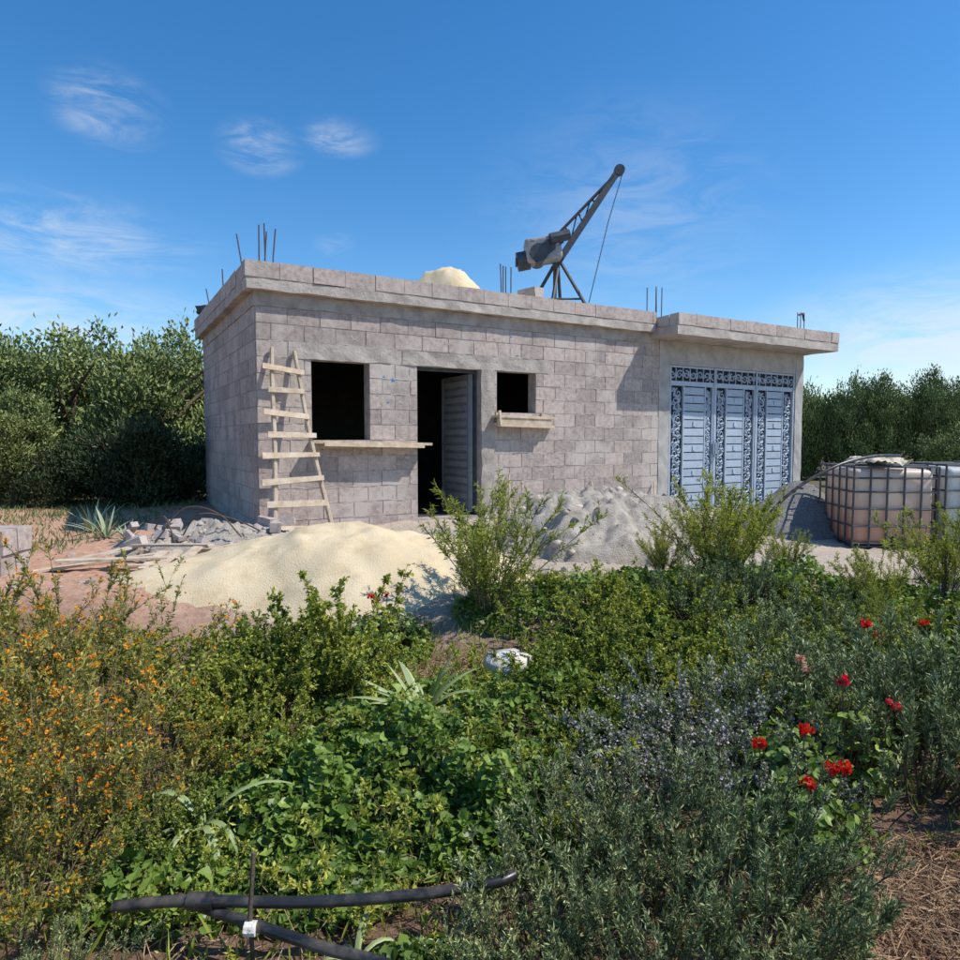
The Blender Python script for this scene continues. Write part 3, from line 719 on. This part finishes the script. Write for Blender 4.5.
PL=[('orange_flowering_shrub',OR,[(-1.5,2.25,.92),(-1.85,2.9,1.),(-1.3,1.75,.65),(-2.5,3.2,.95),(-1.75,2.1,.85),(-1.28,2.5,.5)]),
 ('narrow_leaf_shrub',FE,[(.05,4.55,.9),(1.85,5.1,.82),(2.1,5.5,.72),(1.5,5.4,.45),(2.85,4.7,.5),(3.6,5.1,.72),(2.7,4.3,.4),(4.1,5.3,.72),(4.6,5.6,.75),(2.5,5.4,.4),(2.35,4.1,.35)]),
 ('leafy_shrub',LE,[(-.95,3.5,.9),(-1.25,3.75,.8),(-.7,3.8,.6),(.5,3.5,.68),(.85,3.75,.8),(1.2,3.6,.7),(.6,3.1,.6),(1.5,4.0,.75),(1.0,4.4,.7),(-.95,2.75,.55),(-1.25,3.1,.7),
   (1.95,3.7,.7),(2.4,3.8,.75),(1.5,3.2,.6),(2.8,3.6,.7),(-2.2,4.0,.6),(1.6,4.7,.55),(2.3,4.6,.55),(-.1,2.9,.38),(-1.05,2.15,.45),(-1.6,3.6,.7),(-.9,1.92,.3),(3.2,4.2,.7),(.5,4.9,.35)]),
 ('leafy_shrub',[LT],[(-.78,3.7,.95),(.75,4.1,.75),(-1.0,3.3,.6),(1.1,3.3,.6)]),
 ('rosemary_bush',ROSE,[(.2,1.75,.78),(.42,1.6,.75),(.55,1.95,.85),(.72,1.72,.85),(.88,2.05,.8),(.05,1.55,.5),(.98,1.75,.5),(.35,2.15,.7),
   (1.7,2.55,1.1),(1.95,2.8,1.2),(1.25,2.95,.95),(1.6,3.05,1.05),(2.2,3.1,1.2),(2.05,2.3,1.),(1.75,4.0,.9),(2.2,4.2,.9),(1.45,4.5,.8),(1.9,4.7,.8),
   (-1.05,1.55,.45),(-1.2,1.35,.5),(-.28,1.42,.35),(-1.5,1.6,.6),(-.65,1.45,.3)]),
 ('rosemary_bush',ROSEF,[(.85,2.6,.9),(1.0,2.85,.95),(.62,2.45,.72),(1.15,2.5,.7)])]
i=0
for name,ms,L in PL:
    for x,y,s in L:
        place(name,ms[i%len(ms)],x,y,s);i+=1

def geranium(seed,R,Hh,n,heads,petal=None):
    rs=RS(seed);mb=MB()
    a=rs.uniform(0,6.3,n);r=R*np.sqrt(rs.uniform(0,1,n));h=Hh*(1-.5*(r/R)**2)*rs.uniform(.35,1,n)
    C=np.stack([np.cos(a)*r,np.sin(a)*r,h],1)
    B=C*np.array([.55,.55,0])
    segs(mb,B,C,np.full(n,.003),np.full(n,.002),t=.5,m=1)
    Nn=np.stack([np.cos(a)*.5,np.sin(a)*.5,np.ones(n)],1)+rs.normal(0,.4,(n,3))
    discs(mb,rs,C,Nn,rs.uniform(.014,.028,n),rs.uniform(.1,.9,n),0)
    for hx_,hy_,hz in heads:
        top=np.array([hx_,hy_,hz]);segs(mb,np.array([[hx_*.5,hy_*.5,0]]),top[None],np.array([.0035]),np.array([.003]),t=.5,m=1)
        nf=int(rs.integers(9,18));c=top+unit(rs,nf)*.02*np.array([1,1,.7]);cc=np.repeat(c,5,0);leaves(mb,rs,cc,unit(rs,len(cc))+np.array([0,-.3,.5]),.016,.013,rs.uniform(0,1,len(cc)),2)
    return mb.build('geranium',[L_cover,M_twig,petal or P_red],link=False)
place('geranium',geranium(1,.22,.4,300,[(-.02,-.05,.46),(.12,-.15,.40)]),1.45,2.62,1,0,dz=.0)
place('geranium',geranium(2,.2,.36,280,[(.03,-.1,.38),(-.14,-.1,.33)]),1.15,2.45,1,0)
place('geranium',geranium(3,.2,.26,260,[(.06,-.02,.31),(.1,-.03,.32),(-.05,-.1,.3)]),1.12,2.2,1,0)
place('geranium',geranium(4,.3,.25,300,[(0,0,.34),(.09,.0,.37),(-.12,.1,.3),(-.05,-.1,.32)]),-.62,4.35,1,0)
place('geranium',geranium(5,.25,.3,300,[(.0,.0,.55)]),1.85,3.15,1,0)
place('geranium',geranium(6,.2,.36,200,[(.0,-.1,.5),(.06,-.05,.44)],P_pink),1.35,2.85,1,0)
place('geranium',geranium(7,.2,.3,200,[(.0,-.05,.42),(.3,.05,.46)]),2.1,3.5,1,0)

rs=RS(200);mb=MB()
def cover(cx,cy,rx,ry,h,n,size=(.014,.03)):
    a=rs.uniform(0,6.3,n);r=np.sqrt(rs.uniform(0,1,n));x=cx+np.cos(a)*r*rx;y=cy+np.sin(a)*r*ry
    lump=.55+.4*np.sin(x*9+1)*np.sin(y*8+2)+.3*np.sin(x*21)*np.cos(y*19)
    z=gz(x,y)+h*np.clip(1-r**3,0,1)*lump*(1-.5*rs.uniform(0,1,n)**2)*rs.uniform(.75,1.15,n)+.02
    C=np.stack([x,y,z],1);Nn=rs.normal(0,.6,(n,3))+np.array([0,-.1,1])
    tt=np.clip(.1+.5*(lump-.3)*rs.uniform(.4,1,n)+rs.uniform(-.15,.45,n),0,1)
    discs(mb,rs,C,Nn,rs.uniform(size[0],size[1],n)*rs.uniform(.5,1,n),tt,0,k=6,cup=.3,jag=.3)
    q=rs.integers(0,n,n//4);B=C[q].copy();B[:,2]=gz(B[:,0],B[:,1]);B[:,:2]+=rs.normal(0,.03,(len(q),2))
    segs(mb,B,C[q],np.full(len(q),.002),np.full(len(q),.0015),t=.4,m=1)
cover(-.35,2.6,.75,.55,.3,9500);cover(-.75,2.4,.35,.35,.2,2200);cover(.1,2.45,.4,.4,.25,2500)
cover(.3,3.3,.8,.5,.22,5000);cover(-.5,3.3,.4,.4,.1,1200);cover(1.4,3.9,1.2,.5,.25,6500,(.016,.034));cover(2.6,3.5,1.,.7,.3,5000,(.02,.036))
cover(.6,4.6,.8,.4,.18,3000);cover(-.9,4.2,.6,.3,.12,1600);cover(2.0,4.9,1.2,.5,.25,4000,(.02,.036));cover(-.6,1.98,.35,.15,.1,900);cover(-.1,1.65,.25,.15,.1,600)
cover(-1.0,1.95,.3,.2,.12,700);cover(3.4,4.6,1.,.6,.25,3000,(.02,.036))
mb.build('ground_cover_plants',[L_cover,M_twig])
mb,rs,tips,sd=mk(151,K=60,H=.34,r0=.75,spread=.5,ns=5,sl=.07,ln=10,L=.03,W=.012,sfwd=.5,srand=.8,sup=.3,lfwd=.6,bend=.15,t0=.3,stem_r=.003,tr=(.2,1.),Hvar=.6)
WS=mb.build('wild_herb_stems',[L_feath,M_twig],link=False)
for x,y,s in ((-.35,2.5,.9),(.2,3.2,1),(-.7,3.4,.9),(1.5,3.7,1.1),(-.5,1.7,.5),(2.6,3.8,1.2),(.9,4.5,1.),(-1.2,2.2,.6)): place('wild_herb_stems',WS,x,y,s)
mb=MB();rs=RS(201);n=42000
x=rs.uniform(-5,6,n);y=rs.uniform(1.0,5.4,n)
keep=(np.sin(x*3.1+1)*np.sin(y*3.7)+rs.uniform(-.6,1.1,n)>-.1)&~((np.hypot((x-1.4)/.5,(y-1.75)/.4)<1))&~((x<-.2)&(y>4.5))
x,y=x[keep],y[keep];n=len(x)
P=np.stack([x,y,gz(x,y)-.005],1);leaves(mb,rs,P,rs.normal(0,.45,(n,3))+np.array([0,0,.9]),rs.uniform(.04,.14,n),rs.uniform(.005,.012,n),rs.uniform(0,1,n),0)
mb.build('weeds',[L_leafy])
mb=MB();n=9000;x=rs.uniform(-12,-3.9,n);y=rs.uniform(6.5,13,n);k=(x<-4.2-.15*(y-7))&(rs.uniform(0,1,n)<.9);x,y=x[k],y[k];n=len(x)
P=np.stack([x,y,gz(x,y)-.01],1);leaves(mb,rs,P,rs.normal(0,.45,(n,3))+np.array([0,0,.9]),rs.uniform(.04,.15,n),rs.uniform(.01,.02,n),rs.uniform(0,.6,n),0)
mb.build('weeds',[L_tree])
mb=MB();rs=RS(202)
for (cx,cy,rx,ry,n) in ((1.4,1.7,.7,.55,6500),(-.05,3.75,.5,.3,1300),(.2,2.9,1.2,.9,1500),(-.6,1.7,.9,.5,900),(2.4,2.3,.6,.6,1200)):
    a=rs.uniform(0,6.3,n);r=np.sqrt(rs.uniform(0,1,n));x=cx+np.cos(a)*r*rx;y=cy+np.sin(a)*r*ry
    P=np.stack([x,y,gz(x,y)+rs.uniform(0,.05,n)],1);D=nrm(rs.normal(0,1,(n,3))*np.array([1,1,.22]));l=rs.uniform(.03,.12,n)[:,None]
    segs(mb,P-D*l/2,P+D*l/2,np.full(n,.0016),np.full(n,.001),t=.5,m=0)
mb.build('dry_straw',[M_straw])

def strap(mb,rs,az,L,W,el,curl,t,base=(0,0,0),n=9):
    V=[];T=[];p=np.array(base,float);e=el
    h=np.array([math.cos(az),math.sin(az),0]);s=np.array([-math.sin(az),math.cos(az),0])
    for i in range(n+1):
        u=i/n;w=W*(.55+.9*u-1.45*u**2.6) if u<1 else 0
        w=max(w,0.0008)
        up=np.cross(s,h*math.cos(e)+np.array([0,0,math.sin(e)]))
        V+= [p+s*w/2+up*w*.25,p,p-s*w/2+up*w*.25];T+=[min(1,t+.45),t,min(1,t+.45)]
        p=p+(h*math.cos(e)+np.array([0,0,math.sin(e)]))*L/n;e-=curl/n
    F=[]
    for i in range(n):
        a=i*3;F+=[[a,a+1,a+4,a+3],[a+1,a+2,a+5,a+4]]
    mb.add(V,F,np.array(T),0)
def agave(seed,n,L,W,mat,curl=(.6,2.)):
    rs=RS(seed);mb=MB()
    for i in range(n):
        strap(mb,rs,i*2.4+rs.uniform(-.3,.3),L*rs.uniform(.7,1.1),W*rs.uniform(.8,1.15),rs.uniform(.55,1.4),rs.uniform(*curl),rs.uniform(.1,.5))
    return mb.build('agave_plant',[mat],smooth=True,link=False)
ag=agave(1,26,.36,.05,L_agave,(.4,1.9))
place('agave_plant',ag,-.28,3.15,1.1,dz=.06)
ag2=agave(2,7,.42,.038,L_agave,(1.8,3.6))
place('agave_plant',ag2,-.95,2.2,.9,dz=.1);place('agave_plant',ag2,-.33,1.68,.6,2.2,dz=.05);place('agave_plant',ag2,.38,2.6,.8,1,dz=.1);place('agave_plant',ag2,.6,3.0,.7,1,dz=.1)
ag3=agave(3,14,.5,.045,L_agg,(.2,1.))
place('agave_plant',ag3,-4.3,7.6,.9);place('agave_plant',ag3,-4.8,8.2,1.0);place('agave_plant',ag3,-3.9,7.3,.6)

def tree_mesh(seed,R,Hc,z0,nc,nl,mat,LL=.12,WW=.058,cs=.3,nb=18):
    rs=RS(seed);mb=MB()
    H=z0+Hc
    sp=spline([(0,0,-.1),(rs.normal(0,.05),rs.normal(0,.05),H*.25),(rs.normal(0,.1),rs.normal(0,.1),H*.55),(rs.normal(0,.12),0,H*.85)],9)
    tube(mb,sp,np.linspace(.13,.03,len(sp)),8,.5,1)
    for i in range(9):
        a=i*2.4;z=H*rs.uniform(.15,.6);l=R*rs.uniform(.6,.9)
        tube(mb,[(0,0,z),(math.cos(a)*l*.5,math.sin(a)*l*.5,z+l*.4),(math.cos(a)*l,math.sin(a)*l,z+l*.75)],[.055,.035,.01],6,.5,1)
    bd=unit(rs,nb);bd[:,2]=bd[:,2]*(.9)+.05
    LB=bd*np.array([R*.62,R*.62,Hc*.38])+np.array([0,0,z0+Hc*.48])
    q=rs.integers(0,nb,nc);C=LB[q]+unit(rs,nc)*(rs.uniform(.6,1,nc)[:,None])*np.array([R*.42,R*.42,R*.4])
    ct=rs.uniform(-.15,.15,nb)[q]+rs.uniform(-.12,.12,nc)
    q2=np.repeat(np.arange(nc),nl);n=len(q2)
    off=rs.normal(0,1,(n,3))*cs*np.array([.5,.5,.42])
    P=C[q2]+off;P[:,2]=np.maximum(P[:,2],.05+.1*rs.uniform(0,1,n))
    D=nrm(off+unit(rs,n)*.35+np.array([0,0,.35]))
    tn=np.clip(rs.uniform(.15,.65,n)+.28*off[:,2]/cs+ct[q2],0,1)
    leaves(mb,rs,P,D,LL*rs.uniform(.6,1.2,n),WW*rs.uniform(.7,1.2,n),tn,0,updir=.4)
    return mb.build('tree',[mat,M_bark],link=False)
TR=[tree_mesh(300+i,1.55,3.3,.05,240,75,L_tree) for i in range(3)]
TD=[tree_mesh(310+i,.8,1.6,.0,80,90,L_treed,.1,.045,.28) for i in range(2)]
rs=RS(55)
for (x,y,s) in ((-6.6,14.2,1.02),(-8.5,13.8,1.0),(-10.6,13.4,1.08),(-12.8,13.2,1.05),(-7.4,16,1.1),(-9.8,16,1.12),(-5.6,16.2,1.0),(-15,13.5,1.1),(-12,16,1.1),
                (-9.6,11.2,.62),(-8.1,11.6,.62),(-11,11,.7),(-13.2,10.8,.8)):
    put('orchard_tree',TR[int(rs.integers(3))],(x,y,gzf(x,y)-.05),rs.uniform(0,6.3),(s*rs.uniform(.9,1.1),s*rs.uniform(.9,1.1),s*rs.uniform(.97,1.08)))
for (x,y,s) in ((-5.75,11.4,.95),(-6.5,11.7,.9),(-7.3,11.3,.7),(-5.5,12.5,.8)):
    put('dark_shrub',TD[int(rs.integers(2))],(x,y,gzf(x,y)-.05),rs.uniform(0,6.3),s)
for i in range(24):
    x=6.5+i*1.25;y=21.0+rs.uniform(-.4,.4)
    put('orchard_tree',TR[int(rs.integers(3))],(x,y,-.2),rs.uniform(0,6.3),(.52,.52,rs.uniform(.86,1.02)))
for i in range(14):
    x=6+i*2.6;y=24+rs.uniform(-.6,.6)
    put('orchard_tree',TR[i%3],(x,y,-.2),rs.uniform(0,6.3),(1.,1.,rs.uniform(.95,1.08)))
for i in range(12):
    x=-24+i*2.6
    put('orchard_tree',TR[i%3],(x,23+rs.uniform(-.6,.6),-.2),rs.uniform(0,6.3),(1.,1.,rs.uniform(.9,1.0)))
for (x,y,s) in ((9.4,13,.5),(10.6,13,.6)):
    put('orchard_tree',TR[int(rs.integers(3))],(x,y,gzf(x,y)-.05),rs.uniform(0,6.3),s)

# ------------------------------------------------------------------ light + sky
EL=math.radians(52);AZ=math.radians(99)
sd=Vector((math.sin(AZ)*math.cos(EL),math.cos(AZ)*math.cos(EL),math.sin(EL)))
sl=bpy.data.lights.new('sun','SUN');sl.energy=5.0;sl.angle=math.radians(.5);sl.color=(1,.95,.87)
so=bpy.data.objects.new('sun',sl);scene.collection.objects.link(so);so.rotation_euler=sd.to_track_quat('Z','Y').to_euler();so.location=(20,0,20)
w=bpy.data.worlds.new('World');scene.world=w;w.use_nodes=True;nt=w.node_tree
bg=nt.nodes['Background'];bg.inputs[1].default_value=.15
sky=N(nt,'ShaderNodeTexSky',sky_type='NISHITA');sky.sun_disc=False;sky.sun_elevation=EL;sky.sun_rotation=AZ;sky.air_density=1.0;sky.dust_density=.2;sky.ozone_density=3.
hs=N(nt,'ShaderNodeHueSaturation');hs.inputs['Saturation'].default_value=1.32;hs.inputs['Value'].default_value=1.15;nt.links.new(sky.outputs[0],hs.inputs['Color'])
tc=N(nt,'ShaderNodeTexCoord')
mp=N(nt,'ShaderNodeMapping');mp.inputs['Scale'].default_value=(4,4,15);mp.inputs['Rotation'].default_value=(0,.3,0);nt.links.new(tc.outputs['Generated'],mp.inputs[0])
nn=N(nt,'ShaderNodeTexNoise');nn.inputs['Scale'].default_value=2.2;nn.inputs['Detail'].default_value=7;nn.inputs['Roughness'].default_value=.66;nn.inputs['Distortion'].default_value=.9;nt.links.new(mp.outputs[0],nn.inputs['Vector'])
tot=None
for (c,sz,st,lo) in (((-.437,.808,.39),(.06,.07,.04),.7,.36),((-.283,.875,.375),(.05,.06,.03),.7,.32),((-.185,.891,.395),(.05,.05,.022),.65,.34),
                 ((-.52,.822,.25),(.17,.2,.05),.6,.36),((-.56,.81,.14),(.25,.3,.07),.6,.3),((.56,.82,.12),(.22,.3,.09),.7,.24),((-.2,.92,.27),(.03,.05,.02),.4,.34),((.2,.93,.3),(.2,.2,.15),.2,.3)):
    v=N(nt,'ShaderNodeVectorMath',operation='SUBTRACT');nt.links.new(tc.outputs['Generated'],v.inputs[0]);v.inputs[1].default_value=c
    v2=N(nt,'ShaderNodeVectorMath',operation='DIVIDE');nt.links.new(v.outputs[0],v2.inputs[0]);v2.inputs[1].default_value=sz
    v3=N(nt,'ShaderNodeVectorMath',operation='LENGTH');nt.links.new(v2.outputs[0],v3.inputs[0])
    mr=N(nt,'ShaderNodeMapRange',interpolation_type='SMOOTHSTEP');mr.inputs[1].default_value=1.3;mr.inputs[2].default_value=0;mr.inputs[3].default_value=0;mr.inputs[4].default_value=1.
    nt.links.new(v3.outputs['Value'],mr.inputs[0])
    m2=N(nt,'ShaderNodeMapRange',interpolation_type='SMOOTHSTEP');m2.inputs[1].default_value=lo;m2.inputs[2].default_value=lo+.4;m2.inputs[4].default_value=st;nt.links.new(nn.outputs[0],m2.inputs[0])
    m3=N(nt,'ShaderNodeMath',operation='MULTIPLY');nt.links.new(m2.outputs[0],m3.inputs[0]);nt.links.new(mr.outputs[0],m3.inputs[1])
    if tot is None: tot=m3.outputs[0]
    else:
        mm=N(nt,'ShaderNodeMath',operation='MAXIMUM');nt.links.new(tot,mm.inputs[0]);nt.links.new(m3.outputs[0],mm.inputs[1]);tot=mm.outputs[0]
c=mix(nt,'MIX',tot,hs.outputs[0],(5.6,5.9,6.2))
nt.links.new(c,bg.inputs[0])

cam=bpy.data.cameras.new('camera');cam.lens=36*665/960;cam.sensor_width=36;cam.clip_end=3000;cam.clip_start=.05
co=bpy.data.objects.new('camera',cam);scene.collection.objects.link(co);co.location=(0,0,1.1);co.rotation_euler=(math.radians(90-3.44),0,0)
scene.camera=co
